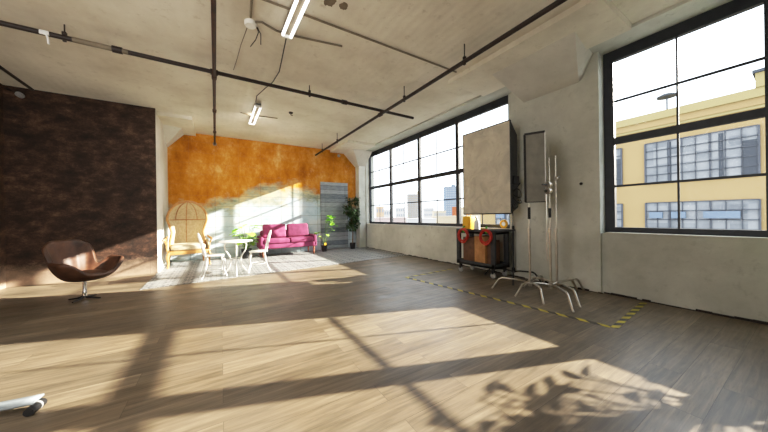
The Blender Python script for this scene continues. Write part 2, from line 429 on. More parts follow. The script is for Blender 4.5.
# ------------------------------------------------------------------ windows
def window(i, y0, y1, l0=.05, l1=.05):
    """y0<y1; l0,l1 widths of the posts at each end"""
    z0, z1 = .9, 3.61
    f = MB(); xa, xb = WX - .02, WX + .05
    f.box((xa, y0, z0), (xb, y1, .985)); f.box((xa, y0, 3.45), (xb, y1, z1))
    f.box((xa, y0, .985), (xb, y0 + l0, 3.45)); f.box((xa, y1 - l1, .985), (xb, y1, 3.45))
    f.box((xa + .01, y0 + l0, 2.215), (xb - .01, y1 - l1, 2.315))
    o = struct(f.obj('window_%d' % i, 'frame', smooth=False))
    g = MB(); ym = (y0 + l0 + y1 - l1) / 2
    hb = .011
    g.box((WX - .008, ym - hb, .985), (WX + .004, ym + hb, 3.45))
    for z in (1.592, 2.85): g.box((WX - .011, y0 + l0, z - .015), (WX + .009, y1 - l1, z + .015))
    g.obj('glazing_bar', 'frame', o, smooth=False)
    MB().box((WX + .002, y0 + l0 - .01, .98), (WX + .006, y1 - l1 + .01, 3.455)).obj('pane', 'glass', o, smooth=False)
    return o
ys = [9.06, 7.58, 6.08, 4.61, 3.2]
for k in range(4):
    window(k + 1, ys[k + 1], ys[k], .05, .05 if k else .06)
window(5, .15, 1.68, .11, .125)
window(6, -1.25, .15, .06, .11); window(7, -2.6, -1.25); window(8, -3.9, -2.6)
struct(MB().box((4.885, 3.22, .895), (5.04, 9.08, .912), .003).obj('trim_2', 'white', smooth=False))
struct(MB().box((4.885, -3.88, .895), (5.04, 1.62, .912), .003).obj('trim_3', 'white', smooth=False))

# ------------------------------------------------------------------ door
dr = struct(MB().box((3.24, 9.352, .03), (4.24, 9.382, 2.43), .004).obj('door_1', 'barn'))
MB().box((3.2, 9.34, .02), (3.33, 9.386, 2.45), .004).obj('stile', 'barn', dr)
MB().box((4.13, 9.34, .02), (4.26, 9.386, 2.45), .004).obj('stile', 'barn', dr)
MB().box((3.33, 9.342, 2.3), (4.13, 9.386, 2.45), .004).obj('rail', 'barn', dr)
MB().box((3.33, 9.342, .02), (4.13, 9.386, .17), .004).obj('rail', 'barn', dr)

# ------------------------------------------------------------------ swan chair
def swan():
    t = thing('swivel_chair', 'brown leather winged swivel chair on a metal pedestal before the dark brown wall', 'chair', (-1.69, 5.86, 0), R(-38))
    def rim(a):  # a=0 front (+x)
        a = (a + PI) % (2 * PI) - PI; q = abs(a)
        def bl(p, pts):
            for (p0, v0), (p1, v1) in zip(pts, pts[1:]):
                if p <= p1:
                    k = (p - p0) / (p1 - p0); k = k * k * (3 - 2 * k); return v0 + (v1 - v0) * k
            return pts[-1][1]
        h = bl(q, [(0, .39), (.45, .41), (1.1, .6), (1.6, .62), (1.98, .5), (2.38, .83), (2.7, .9), (PI, .9)])
        r = bl(q, [(0, .32), (.45, .34), (1.1, .43), (1.6, .39), (1.98, .29), (2.4, .4), (2.7, .39), (PI, .34)])
        return h, r
    def shell(u, v):
        a = 2 * PI * u; h, r = rim(a); tt = v
        rr = r * (tt ** .6); z = .31 + (h - .31) * tt ** 2.1
        return Vector((rr * math.cos(a), rr * math.sin(a), z))
    MB().grid(shell, 72, 14, True).obj('shell', 'leather', t, solid=.055, sub=1)
    MB().pillow((.03, 0, .385), (.42, .42, .1), .8).obj('seat_cushion', 'leather', t)
    MB().lathe([(.001, 0.02), (.026, .02), (.026, .12), (.022, .13), (.022, .34), (.05, .345), (.001, .35)], 20).obj('pedestal', 'chrome_bright', t)
    b = MB()
    for k in range(4):
        a = PI / 2 * k + .3
        b.tube([(0, 0, .04), (.1 * math.cos(a), .1 * math.sin(a), .02), (.2 * math.cos(a), .2 * math.sin(a), .01)], [.02, .013, .009], 8)
    b.obj('star_base', 'black', t)
swan()

# ------------------------------------------------------------------ canopy chair
def canopy_chair():
    t = thing('canopy_armchair', 'domed canopy armchair with pale linen inside an oak frame', 'chair', (-.61, 8.62, .007), R(8))
    def ax(z):  # half width by height
        pts = [(.36, .38), (.6, .37), (.85, .33), (1.0, .37), (1.2, .43), (1.3, .43)]
        for (z0, v0), (z1, v1) in zip(pts, pts[1:]):
            if z <= z1:
                k = (z - z0) / (z1 - z0); return v0 + (v1 - v0) * k
        return pts[-1][1]
    Z0, Z1, CZ = .36, 1.16, .47
    def P(u, v, off=0.0):  # u 0..1 around from +x via back(+y) to -x ; v 0..1 up
        a = PI * u
        if v < .5: z = Z0 + (Z1 - Z0) * v * 2; s, zz = 1, z
        else:
            q = (v - .5) * PI; s = math.cos(q * .999); zz = Z1 + CZ * math.sin(q)
        w = (ax(min(zz, Z1)) if v < .5 else ax(Z1)) + off
        return Vector((w * s * math.cos(a), (.50 + off) * s * math.sin(a) - (.08 * (zz - .9) if zz > .9 else 0), zz + off * (v > .5)))
    MB().grid(lambda u, v: P(u, v), 33, 30).obj('hood', 'linen', t, solid=.02)
    f = MB()
    edge = [P(0, k / 40) for k in range(41)] + [P(1, k / 40) for k in range(39, -1, -1)]
    f.tube(edge, .027, 8)
    f.tube([P(k / 20, .5, -.02) for k in range(21)], .012, 6)
    f.obj('arch_frame', 'oak', t)
    for u in (.3, .5, .7):
        MB().tube([P(u, .5 + k / 36, -.02) for k in range(17)], .009, 6).obj('rib', 'oak', t)
    MB().tube([P(.5, .12 + k / 30 * .38 / .38 * .4, -.018) for k in range(29)], .009, 6).obj('rib', 'oak', t)
    MB().pillow((0, -.03, .47), (.74, .74, .17), .45).obj('seat_cushion', 'linen', t)
    a = MB(); a.box((-.4, -.4, .31), (.4, -.34, .4), .012); a.box((-.42, -.38, .31), (-.37, .42, .4), .012); a.box((.37, -.38, .31), (.42, .42, .4), .012); a.box((-.38, .38, .31), (.38, .44, .4), .012)
    a.obj('apron', 'oak', t)
    for s in (-1, 1):
        MB().tube([(s * .42, .02, .74), (s * .45, -.15, .7), (s * .47, -.33, .67), (s * .48, -.39, .655)], [.018, .024, .026, .018], 8).obj('arm', 'oak', t)
        MB().tube([(s * .47, -.37, .66), (s * .44, -.3, .55), (s * .42, -.36, .4)], [.02, .018, .022], 8).obj('arm_post', 'oak', t)
        MB().tube([(s * .4, -.37, .38), (s * .43, -.4, .26), (s * .41, -.39, .12), (s * .43, -.41, .0)], [.034, .032, .02, .024], 10).obj('leg', 'oak', t)
        MB().tube([(s * .36, .4, .38), (s * .37, .42, .2), (s * .39, .46, .0)], [.03, .024, .018], 10).obj('leg', 'oak', t)
        MB().box((s * .4, -.33, .4), (s * .425, .1, .64), .01).obj('side_panel', 'linen', t)
canopy_chair()

# ------------------------------------------------------------------ bistro set
def bistro_chair(loc, rz, label):
    """faces +x"""
    t = thing('bistro_chair', label, 'chair', loc, rz, 'white bistro chairs')
    MB().lathe([(.001, .425), (.17, .425), (.185, .435), (.185, .445), (.17, .45), (.001, .447)], 24).obj('seat', 'white_iron', t)
    for s in (-1, 1):
        MB().tube([(.13, s * .12, .43), (.17, s * .15, .3), (.15, s * .14, .15), (.2, s * .17, 0)], [.014, .014, .011, .013], 8).obj('leg', 'white_iron', t)
        MB().tube([(-.13, s * .12, .43), (-.15, s * .13, .25), (-.19, s * .15, .1), (-.24, s * .17, 0)], [.014, .013, .011, .013], 8).obj('leg', 'white_iron', t)
    hoop = []
    for k in range(25):
        a = PI * k / 24
        hoop.append((-.15 - .12 * (.15 + math.sin(a) * .85), .175 * math.cos(a) * (1 + .15 * math.sin(a)), .44 + .45 * math.sin(a) ** .75))
    MB().tube(hoop, .014, 8).obj('back_frame', 'white_iron', t)
    s_ = MB()
    for sg in (-1, 1):
        pts = []
        for k in range(22):
            q = k / 21; pts.append((-.16 - .1 * q, sg * (.03 + .07 * math.sin(q * PI * 1.0) * (1 - .2 * q)), .46 + .36 * q))
        s_.tube(pts, .011, 6)
        s_.tube([(-.21 - .02 * math.cos(a / 12 * 2 * PI) * .5, sg * .07 + .035 * math.sin(a / 12 * 2 * PI), .62 + .05 * math.cos(a / 12 * 2 * PI)) for a in range(12)], .009, 6, closed=True)
    s_.tube([(-.165, 0, .45), (-.21, 0, .62), (-.268, 0, .87)], .012, 6)
    s_.tube([(-.2, -.15, .58), (-.2, 0, .6), (-.2, .15, .58)], .009, 6)
    s_.obj('back_scroll', 'white_iron', t)
    MB().tube(arc((0, 0, .17), .15, 0, 2 * PI, 24, 'XY')[:-1], .008, 6, closed=True).obj('stretcher', 'white_iron', t)
    return t
bc = bistro_chair((-.03, 6.5, .007), R(8), 'white ornate iron bistro chair left of the small table, nearer the canopy armchair')
dup(bc, (.8, 6.62, .007), R(176), 'white ornate iron bistro chair right of the small table, nearer the sofa')
t = thing('bistro_table', 'small round white iron bistro table between the two white chairs', 'table', (.36, 6.5, .007))
MB().lathe([(.001, .68), (.3, .68), (.32, .69), (.32, .7), (.3, .712), (.001, .712)], 40).obj('tabletop', 'white_iron', t)
for k in range(3):
    a = 2 * PI * k / 3 + .5; ca, sa = math.cos(a), math.sin(a)
    pr = [(.2, .68), (.24, .6), (.22, .5), (.13, .38), (.1, .28), (.14, .15), (.22, .05), (.27, 0)]
    MB().tube([(r_ * ca, r_ * sa, z) for r_, z in pr], [.013] * 7 + [.016], 8).obj('leg', 'white_iron', t)
MB().tube(arc((0, 0, .33), .11, 0, 2 * PI, 24, 'XY')[:-1], .008, 6, closed=True).obj('stretcher', 'white_iron', t)

# ------------------------------------------------------------------ sofa
t = thing('sofa', 'magenta velvet two-seat sofa with loose cushions against the mural wall', 'sofa', (1.94, 8.92, .007))
MB().box((-.84, -.36, .25), (.84, .38, .4), .03, seg=3).obj('base', 'velvet', t)
MB().box((-.76, .24, .36), (.76, .4, .78), .05, seg=3).obj('backrest', 'velvet', t)
for s in (-1, 1):
    MB().box((s * .74, -.36, .25), (s * .85, .38, .61), .04, seg=3).obj('arm', 'velvet_shaded' if s > 0 else 'velvet', t)
    MB().box((s * .005, -.39, .4), (s * .735, .26, .55), .045, seg=4).obj('seat_cushion', 'velvet', t)
    MB().box((-.345, -.08, -.2), (.345, .08, .24), .055, T(s * .365, .15, .74, R(-14), 0, R(-2 * s)), 4).obj('back_cushion', 'velvet' if s < 0 else 'velvet_shaded', t)
    for yy in (-.3, .32):
        MB().lathe([(.001, 0), (.018, 0), (.03, .22), (.032, .26), (.001, .26)], 12, (s * .76, yy, 0)).obj('leg', 'woodleg', t)

# ------------------------------------------------------------------ plants
def plant_pot(t, r, h):
    p = MB().lathe([(.001, 0), (r * .78, 0), (r, h), (r * 1.06, h), (r * 1.06, h + .02), (r * .94, h + .02), (r * .9, h - .03), (.001, h - .03)], 24).obj('pot', 'pot_black', t)
    MB().lathe([(.001, h - .025), (r * .9, h - .025), (.001, h - .015)], 20).obj('soil', 'soil', p)
rg = random.Random(11)
t = thing('broad_leaf_plant', 'bushy bright green broad-leaved plant in a black pot left of the sofa', 'plant', (.76, 8.84, .007))
plant_pot(t, .14, .26)
lf, st = MB(), MB()
for k in range(26):
    a = rg.uniform(0, 2 * PI); h = rg.uniform(.45, .95); rr_ = rg.uniform(.06, .26)
    e = (rr_ * math.cos(a), rr_ * math.sin(a) * .8, h)
    st.tube([(0, 0, .22), (e[0] * .35, e[1] * .35, h * .6), e], .006, 5)
    lf.leaf(e, (e[0] + .24 * math.cos(a), e[1] + .2 * math.sin(a), h + rg.uniform(-.08, .12)), rg.uniform(.26, .36), .3, True)
lf.obj('foliage', 'leaf_bright', t); st.obj('stem', 'stem', t)

t = thing('money_plant', 'slender potted plant with a clump of light green leaves between sofa and grey door', 'plant', (3.16, 8.92, .007))
plant_pot(t, .1, .2)
lf, st = MB(), MB()
for k in range(48):
    hi = k < 34; a = rg.uniform(0, 2 * PI)
    cx, cz = (.3, 1.08) if hi else ((.34, .8) if k < 42 else (-.06, .55))
    if k >= 45: cx, cz = -.2, .62
    e = (cx * .8 + rg.uniform(-.14, .12), rg.uniform(-.12, .12), cz + rg.uniform(-.14, .14))
    lf.leaf(e, (e[0] + .13 * math.cos(a), e[1] + .13 * math.sin(a), e[2] + rg.uniform(-.05, .09)), .14, .2)
for e in ((.24, .02, 1.1), (.3, -.03, .8), (.1, .04, 1.0), (-.05, 0, .56), (-.18, .03, .6)):
    st.tube([(0, 0, .17), (e[0] * .3, e[1], e[2] * .55), e], .007, 5)
lf.obj('foliage', 'leaf_bright', t); st.obj('stem', 'stem', t)
MB().box((-.03, -.075, .2), (.04, -.068, .29), .002).obj('plant_tag', 'yellow', t)

t = thing('ficus_tree', 'tall dark green ficus tree in a black pot in the corner beside the grey door', 'plant', (4.26, 8.98, .007))
plant_pot(t, .11, .2)
MB().tube([(0, 0, .16), (.02, .01, .6), (-.03, 0, 1.1), (.0, .02, 1.75)], [.024, .021, .017, .01], 8).obj('trunk', 'trunk', t)
lf, st = MB(), MB()
for k in range(40):
    a = rg.uniform(0, 2 * PI); z0 = rg.uniform(.7, 1.75); L = rg.uniform(.12, .38)
    e = (min(.3, L * math.cos(a)), min(.28, L * math.sin(a)), z0 + rg.uniform(.0, .3)); st.tube([(0, 0, z0), e], .005, 5)
    for q in range(20):
        f = rg.uniform(.3, 1.1); b_ = Vector((e[0] * f, e[1] * f, z0 + (e[2] - z0) * f)) + Vector([rg.uniform(-.06, .06) for _ in range(3)])
        a2 = rg.uniform(0, 2 * PI); tp = b_ + Vector((.1 * math.cos(a2), .1 * math.sin(a2), rg.uniform(-.08, .02)))
        if max(tp.y, b_.y) < .3 and max(tp.x, b_.x) < .29: lf.leaf(b_, tp, .065, .2)
lf.obj('foliage', 'leaf_dark', t); st.obj('branch', 'trunk', t)

# out of frame by the near window: its leaves shade the floor
t = thing('windowsill_fern', 'leafy potted plant on a stool by the near window, its shadow on the floor', 'plant', (4.42, -.4, 0))
MB().lathe([(.001, 0), (.16, 0), (.14, .02), (.05, .06), (.045, .5), (.15, .53), (.15, .55), (.001, .55)], 20).obj('stool', 'white_iron', t)
MB().lathe([(.001, .55), (.1, .55), (.13, .78), (.11, .78), (.001, .76)], 20).obj('pot', 'pot_black', t)
lf, st = MB(), MB()
for k in range(120):
    a = rg.uniform(0, 2 * PI); rr_ = rg.uniform(.05, .36); h = rg.uniform(.82, 1.42)
    e = (rr_ * math.cos(a), rr_ * math.sin(a) * 1.3, h); st.tube([(0, 0, .75), (e[0] * .4, e[1] * .4, h * .9), e], .005, 5)
    lf.leaf(e, (e[0] + .14 * math.cos(a), e[1] + .14 * math.sin(a), h + rg.uniform(-.1, .1)), .1, .2)
lf.obj('foliage', 'leaf_mid', t); st.obj('stem', 'stem', t)

# ------------------------------------------------------------------ lights on stands
def cstand(name, label, c, feet, top, m='chrome', hub=.15, col_r=.016, sleeve=(1.05, 1.2), grp='lighting stands on the right'):
    t = thing(name, label, 'light stand', (c[0], c[1], 0), 0, grp)
    for fx, fy in feet:
        dx, dy = fx - c[0], fy - c[1]
        MB().tube([(0, 0, hub), (dx * .25, dy * .25, hub + .03), (dx * .72, dy * .72, hub + .045), (dx * .8, dy * .8, hub + .02), (dx * .97, dy * .97, .03), (dx, dy, .012)], [.014, .014, .014, .014, .013, .013], 10).obj('leg', m, t)
    MB().tube([(0, 0, .1), (0, 0, .95)], col_r, 12).obj('column', m, t)
    MB().tube([(0, 0, .9), (0, 0, top)], col_r * .52, 10).obj('riser', m, t)
    MB().lathe([(.001, .1), (.03, .1), (.03, .19), (.001, .19)], 14).obj('hub', m, t)
    MB().lathe([(.001, .92), (.024, .92), (.024, .98), (.001, .98)], 14).obj('collar', m, t)
    if sleeve: MB().lathe([(.001, sleeve[0]), (.02, sleeve[0]), (.02, sleeve[1]), (.001, sleeve[1])], 14).obj('grip_sleeve', 'rubber', t)
    return t
A = cstand('light_stand', 'leftmost of three silver stands, carrying the narrow strip softbox', (4.05, 2.29), [(3.76, 2.75), (3.64, 1.88), (4.62, 2.36)], 1.365, sleeve=(1.12, 1.3))
B1 = cstand('light_stand', 'middle of three silver stands, with clamp heads and a black grip sleeve', (4.16, 2.045), [(3.63, 1.53), (4.72, 1.93), (3.66, 2.29)], 2.02, sleeve=(1.14, 1.28))
B2 = cstand('light_stand', 'rightmost of three silver stands, bare pole without a black sleeve', (4.3, 2.025), [(3.88, 1.56), (4.8, 1.88), (4.25, 2.5)], 2.06, sleeve=None)
for r_, z_ in ((B1, 1.62), (B1, 1.53)):
    g = MB().lathe([(.001, -.04), (.042, -.04), (.048, -.024), (.048, .024), (.042, .04), (.001, .04)], 16, (-.03, 0, z_), 'X').obj('grip_head', 'chrome', r_)
    MB().tube([(-.06, 0, z_), (-.16 if z_ > 1.6 else -.1, .02, z_)], .012, 8).obj('knob', 'black', g)
g = MB().lathe([(.001, -.03), (.03, -.03), (.03, .03), (.001, .03)], 16, (0, 0, 1.72), 'X').obj('grip_head', 'chrome', B2)
MB().tube([(.02, -.01, 1.72), (.06, -.03, 1.76)], .01, 8).obj('knob', 'caster', g)
MB().tube([(-.05, .02, .5), (-.055, .02, 1.6)], .007, 8).obj('extension_arm', 'chrome', B1)
S_ = cstand('light_stand', 'black stand beside the cart holding up the big square softbox', (4.755, 3.0), [(4.2, 2.66), (4.77, 2.5), (4.5, 3.45)], 2.02, m='black', hub=.115, sleeve=None)

# big softbox: face in the plane x=4.4
t = thing('softbox', 'big rectangular softbox with crumpled beige diffusion cloth above the cart', 'softbox', (4.4, 3.33, 1.22))
def cloth(u, v):
    y = -.52 + 1.04 * u; z = 1.62 * v
    w_ = -.02 + .035 * noise.noise(Vector((y * 2.6, z * 2.1, 3))) + .018 * noise.noise(Vector((y * 6 + z * 3, z * 5 - y * 2, 9)))
    w_ -= .05 * abs(noise.noise(Vector((y * 2.4 + z * 1.1, z * 1.7 - y * .8, 5)))) ** .7
    ed = min(1, 8 * min(u, 1 - u), 8 * min(v, 1 - v))
    return Vector((-.012 + w_ * ed, y, z))
MB().grid(cloth, 44, 60).obj('diffuser', 'diffusion', t)
sb = MB().frustum([(.0, -.53, -.01), (0, .53, -.01), (0, .53, 1.63), (0, -.53, 1.63)], [(.28, -.48, .1), (.28, .42, .12), (.28, .42, 1.45), (.28, -.48, 1.42)])
sb.obj('shell', 'black', t, smooth=False)
e = MB(); e.tube([(-.005, -.53, -.01), (-.005, .53, -.01)], .012, 6); e.tube([(-.005, -.53, 1.63), (-.005, .53, 1.63)], .012, 6); e.tube([(-.005, -.53, -.01), (-.005, -.53, 1.63)], .014, 6); e.tube([(-.005, .53, -.01), (-.005, .53, 1.63)], .012, 6)
e.obj('edge_binding', 'black', t)
MB().box((.08, -.55, .5), (.22, -.5, .66), .01).obj('control_box', 'black', t)
MB().tube([(.28, -.3, .72), (.33, -.32, .75), (.345, -.33, .78)], .02, 8).obj('mount', 'black', t)
cb = MB(); pts = []
for k in range(60):
    q = k / 59; pts.append((.12 + .06 * math.sin(q * 20), -.56 - .05 * math.cos(q * 17), .5 - .42 * q + .05 * math.sin(q * 26)))
cb.tube(pts, .008, 6); cb.obj('cable', 'rubber', t)

# strip softbox
t = thing('strip_softbox', 'narrow upright strip softbox with grey cloth right of the big softbox', 'softbox', (4.05, 2.29, 1.38), R(25))
MB().box((-.02, -.215, .0), (.0, .03, 1.02), .004).obj('diffuser', 'strip_cloth', t)
MB().frustum([(.002, -.22, -.01), (.002, .05, -.01), (.002, .05, 1.03), (.002, -.22, 1.03)], [(.1, -.14, .06), (.1, .02, .06), (.1, .02, .97), (.1, -.14, .98)]).obj('shell', 'black', t, smooth=False)
e = MB(); e.tube([(-.012, -.22, 1.03), (-.012, .05, 1.03)], .02, 6); e.tube([(-.012, .045, 0), (-.012, .045, 1.03)], .018, 6); e.tube([(-.012, -.22, 0), (-.012, .05, 0)], .008, 6)
e.obj('edge_binding', 'black', t)
MB().box((-.025, -.224, 0), (-.002, -.214, 1.02), .002).obj('edge_piping', 'white_paper', t)

# ------------------------------------------------------------------ utility cart
t = thing('utility_cart', 'black plastic two-tier utility cart loaded with boards and cables beside the window', 'cart', (4.56, 3.56, 0))
hx, hy = .23, .46
for z in (.18, .82):
    b = MB(); b.box((-hx, -hy, z), (hx, hy, z + .045), .008)
    for s in (-1, 1):
        b.box((s * hx - .015 * s, -hy, z), (s * hx, hy, z + .09), .006); b.box((-hx, s * hy - .015 * s, z), (hx, s * hy, z + .09), .006)
    b.obj('tray', 'cart', t)
for sx_ in (-1, 1):
    for sy_ in (-1, 1):
        MB().box((sx_ * hx, sy_ * hy, .2), (sx_ * (hx - .06), sy_ * (hy - .09), .85), .012).obj('post', 'cart', t)
        c_ = MB().lathe([(.001, -.018), (.045, -.018), (.055, -.01), (.055, .01), (.045, .018), (.001, .018)], 18, (sx_ * (hx - .05), sy_ * (hy - .07), .055), 'X').obj('caster', 'caster', t)
        MB().box((sx_ * (hx - .05) - .03, sy_ * (hy - .07) - .02, .08), (sx_ * (hx - .05) + .03, sy_ * (hy - .07) + .02, .18), .006).obj('fork', 'black', c_)
MB().tube([(-.16, -hy, .88), (-.16, -hy - .15, .9), (.16, -hy - .15, .9), (.16, -hy, .88)], .018, 8).obj('push_handle', 'cart', t)
bx = 4.56
def board(name, a, b, m, label):
    o = MB().box(a, b, .006).obj(name, m); return tag(o, label, 'wooden box', 'wooden boxes on the lower shelf of the cart')
board('wooden_box', (4.38, 3.6, .226), (4.72, 3.88, .74), 'crate_dark', 'dark stained wooden box at the left end of the lower cart shelf')
board('wooden_box', (4.37, 3.34, .226), (4.70, 3.585, .77), 'crate_light', 'light plywood box standing in the middle of the lower cart shelf')
board('wooden_box', (4.42, 3.23, .226), (4.68, 3.325, .7), 'crate_dark', 'dark wooden box right of the plywood one on the lower cart shelf')
def coil(name, y, label):
    t = thing(name, label, 'cable', (4.287, y, .78), 0, 'red cable coils hanging from the cart')
    m_ = MB(); rr2 = random.Random(int(y * 100)); pts = []
    for k in range(150):
        a = 2 * PI * k / 25; q = .1 + .014 * math.sin(a * .37 + 1)
        pts.append((.022 * math.sin(a * .83) - .02, q * 1.1 * math.sin(a), q * 1.25 * math.cos(a) + .012 * math.sin(a * .5)))
    m_.tube(pts, .0095, 6); m_.obj('loop', 'red_cable', t)
    MB().tube([(.0, -.01, .06), (-.025, .0, .11), (.0, .012, .15), (.03, 0, .19)], .016, 8).obj('tie', 'green_tie', t)
coil('cable_coil', 3.78, 'red cable coil with a green tie hanging at the left corner of the cart')
coil('cable_coil', 3.24, 'red cable coil with a green tie hanging nearer the right end of the cart')
t = thing('yellow_case', 'yellow plastic case standing on the cart top below the softbox', 'case', (4.5, 3.82, .866))
MB().box((-.1, -.1, 0), (.1, .1, .3), .03, seg=3).obj('body', 'yellow', t)
MB().tube([(-.0, -.06, .29), (0, -.05, .34), (0, .05, .34), (0, .06, .29)], .012, 8).obj('handle', 'yellow', t)
t = thing('white_bottle', 'white plastic spray bottle on the cart beside the yellow case', 'bottle', (4.5, 3.62, .866))
MB().lathe([(.001, 0), (.055, 0), (.06, .02), (.06, .18), (.02, .24), (.02, .27), (.001, .27)], 18).obj('body', 'white_paper', t)
MB().box((-.045, -.014, .265), (.02, .014, .3), .006).obj('spray_head', 'white_paper', t)
t = thing('tape_roll', 'round yellow tape roll standing on the window sill below the softbox', 'tape roll', (4.965, 3.33, .913))
MB().tube([(0, .065 * math.sin(a / 24 * 2 * PI), .09 + .065 * math.cos(a / 24 * 2 * PI)) for a in range(24)], .024, 8, closed=True).obj('roll', 'yellow', t)
MB().lathe([(.001, -.012), (.045, -.012), (.045, .012), (.001, .012)], 20, (0, 0, .09), 'X').obj('core', 'white_paper', t)

# ------------------------------------------------------------------ hazard tape on the floor
def tape(p0, p1, label):
    a, b = Vector(p0), Vector(p1); L = (b - a).length
    o = MB().box((0, -.03, 0), (L, .03, .002)).obj('hazard_tape', 'hazard', smooth=False)
    o.location = (a.x, a.y, .001); o.rotation_euler = (0, 0, math.atan2((b - a).y, (b - a).x))
    tag(o, label, 'floor tape', 'yellow and black hazard tape strips on the floor')
tape((3.5, 1.13), (3.12, 4.15), 'long yellow and black hazard tape strip in front of the cart and stands')
tape((3.5, 1.1), (4.8, 1.19), 'short yellow and black hazard tape strip running to the right wall')
tape((3.1, 4.18), (4.5, 4.25), 'worn yellow and black hazard tape strip on the far side of the cart')

# white slat lying at the left edge
t = thing('loose_board', 'flat white board lying on the floor at the left edge, propped on a grey cylinder', 'board', (-.97, 2.63, 0), R(171))
def sl(u, v):
    x = u * .75; w_ = (.04 + .02 * v * 0)
    return Vector((x, (v - .5) * .1, (.062 - .02 * u) + .006 * math.sin(u * 3)))
MB().grid(sl, 12, 4).obj('panel', 'slat_grey', t, solid=.012)
MB().lathe([(.001, -.05), (.024, -.05), (.027, -.045), (.027, .035), (.024, .04), (.024, .06), (.001, .06)], 18, (.0, .02, .027), 'Y').obj('foot', 'black', t)
MB().lathe([(.001, -.006), (.029, -.006), (.029, .006), (.001, .006)], 18, (.0, .015, .029), 'Y').obj('foot_band', 'caster', t)

# ------------------------------------------------------------------ ceiling services
PZ = 3.395
def pipe(name, a, b, r, label, joints, hangers, m='pipe', ends=()):
    a, b = Vector(a), Vector(b)
    o = tag(MB().tube([a, b], r, 12).obj(name, m), label, 'pipe', 'sprinkler pipes under the ceiling')
    d = (b - a).normalized()
    for q in joints:
        p = a + d * q; MB().tube([p - d * .05, p + d * .05], r * 1.45, 12).obj('coupling', m, o)
    for q in hangers:
        p = a + d * q; h = MB(); h.tube([p, (p.x, p.y, H + .01)], .008, 6)
        h.tube([p + Vector((0, 0, -r * 1.25)) - d * .015, p + Vector((0, 0, -r * 1.25)) + d * .015], r * .5, 6); h.box(p - Vector((.02, .02, -r)), p + Vector((.02, .02, r + .04)), .004)
        h.obj('hanger', 'pipe_black', o)
    for q in ends:
        p = a + d * q; MB().tube([p, p + d * .02], r * 2.2, 16).obj('flange', 'conduit', o)
    return o
pipe('sprinkler_pipe', (.01, 9.39, PZ), (.01, -3.5, PZ), .025, 'rusty brown pipe running straight back to the mural wall near the left', (1.3, 2.9, 4.46), (1.8, 7.5), ends=(0,))
lp = pipe('sprinkler_pipe', (-3.19, 4.95, PZ + .085), (3.95, 4.95, PZ + .085), .03, 'long dark pipe crossing the ceiling from the left wall over the other pipes', (2.1, 3.2, 5.4), (1.62, 4.7), 'pipe_black')
pipe('sprinkler_pipe', (3.05, 9.38, PZ), (3.05, -3.5, PZ), .03, 'dark pipe running back to the mural wall on the right, near the windows', (4.43,), (.7, 2.0, 5.3, 6.75, 8.2), 'pipe_black')
MB().tube([(-1.5, 4.95, PZ + .085), (-.98, 4.95, PZ + .085)], .0325, 12).obj('painted_section', 'conduit', lp)
MB_ = MB(); MB_.tube([(0, 0, .0), (.02, 0, -.05), (.03, -.01, -.13)], .012, 5); MB_.box((-.05, -.01, -.02), (.03, .012, .03), .004)
o = MB_.obj('paper_tag', 'white_paper'); o.location = (-1.72, 4.925, PZ + .075); tag(o, 'torn white paper strip tied to the long pipe near the left wall', 'paper strip')

def conduit(pts, r, label):
    return tag(MB().tube(pts, r, 8).obj('conduit', 'conduit'), label, 'conduit', 'thin conduits on the ceiling')
cz = 3.628
conduit([(.39, 3.6, cz), (.37, 3.3, cz), (.42, 3.23, cz), (3.5, 3.2, cz)], .013, 'long thin grey conduit on the ceiling from the junction box towards the right pipe')
conduit([(.45, 3.66, cz), (.52, 3.62, cz), (.7, 3.69, cz), (.9, 3.68, cz), (1.5, 3.56, cz), (1.56, 3.55, cz)], .013, 'short bent conduit on the ceiling passing just beyond the end of the nearer lamp')
conduit([(.52, 7.0, cz), (.7, 7.04, cz), (1.32, 6.96, cz)], .011, 'thin conduit across the far end of the small ceiling lamp')
t = thing('junction_box', 'round white ceiling junction box with dangling wires', 'junction box', (.4, 3.72, H))
MB().lathe([(.001, -.05), (.06, -.05), (.07, -.035), (.07, 0), (.001, 0)], 20).obj('cover', 'lamp_white', t)
MB().tube([(.06, 0, -.02), (.1, .06, -.05), (.08, .18, -.09), (.03, .32, -.12)], .006, 5).obj('wire', 'pipe_black', t)
MB().tube([(.08, .02, -.02), (.13, .08, -.06), (.14, .17, -.14)], .006, 5).obj('wire', 'pipe_black', t)
MB().tube([(-.03, .05, -.04), (-.07, .5, -.03), (-.09, .9, -.02), (-.12, 1.3, -.02)], .005, 5).obj('pull_cord', 'conduit', t)

def tube_lamp(loc, L, rz, label):
    t = thing('fluorescent_lamp', label, 'ceiling lamp', loc, rz, 'tube lamps on the ceiling')
    MB().box((-.06, 0, -.05), (.06, L, 0), .006).obj('housing', 'conduit', t)
    for q in (.15, .85): MB().box((-.03, L * q - .02, -.01), (.03, L * q + .02, .046), .003).obj('mounting_bracket', 'conduit', t)
    for s in (-1, 1): MB().tube([(s * .05, .03, -.07), (s * .05, L - .03, -.07)], .018, 10).obj('tube', 'tube', t)
    MB().box((-.06, .0, -.09), (.06, .025, 0), .004).obj('end_cap', 'lamp_white', t); MB().box((-.06, L - .025, -.09), (.06, L, 0), .004).obj('end_cap', 'lamp_white', t)
    return t
tube_lamp((.83, 2.2, H - .045), 1.4, R(1), 'bright white twin-tube lamp at the top edge of the ceiling, nearer one')
tube_lamp((.79, 6.15, H - .045), 1.25, 0, 'small white tube lamp further back on the ceiling above the mural')
tag(MB().tube([(.82, 3.6, 3.6), (.86, 4.1, 3.56), (.9, 4.55, 3.55), (.88, 5.0, 3.57), (.82, 5.35, 3.6), (.72, 5.8, 3.6), (.74, 6.13, 3.61)], .008, 6).obj('lamp_cable', 'pipe_black'), 'black cable hanging between the two ceiling tube lamps', 'cable')

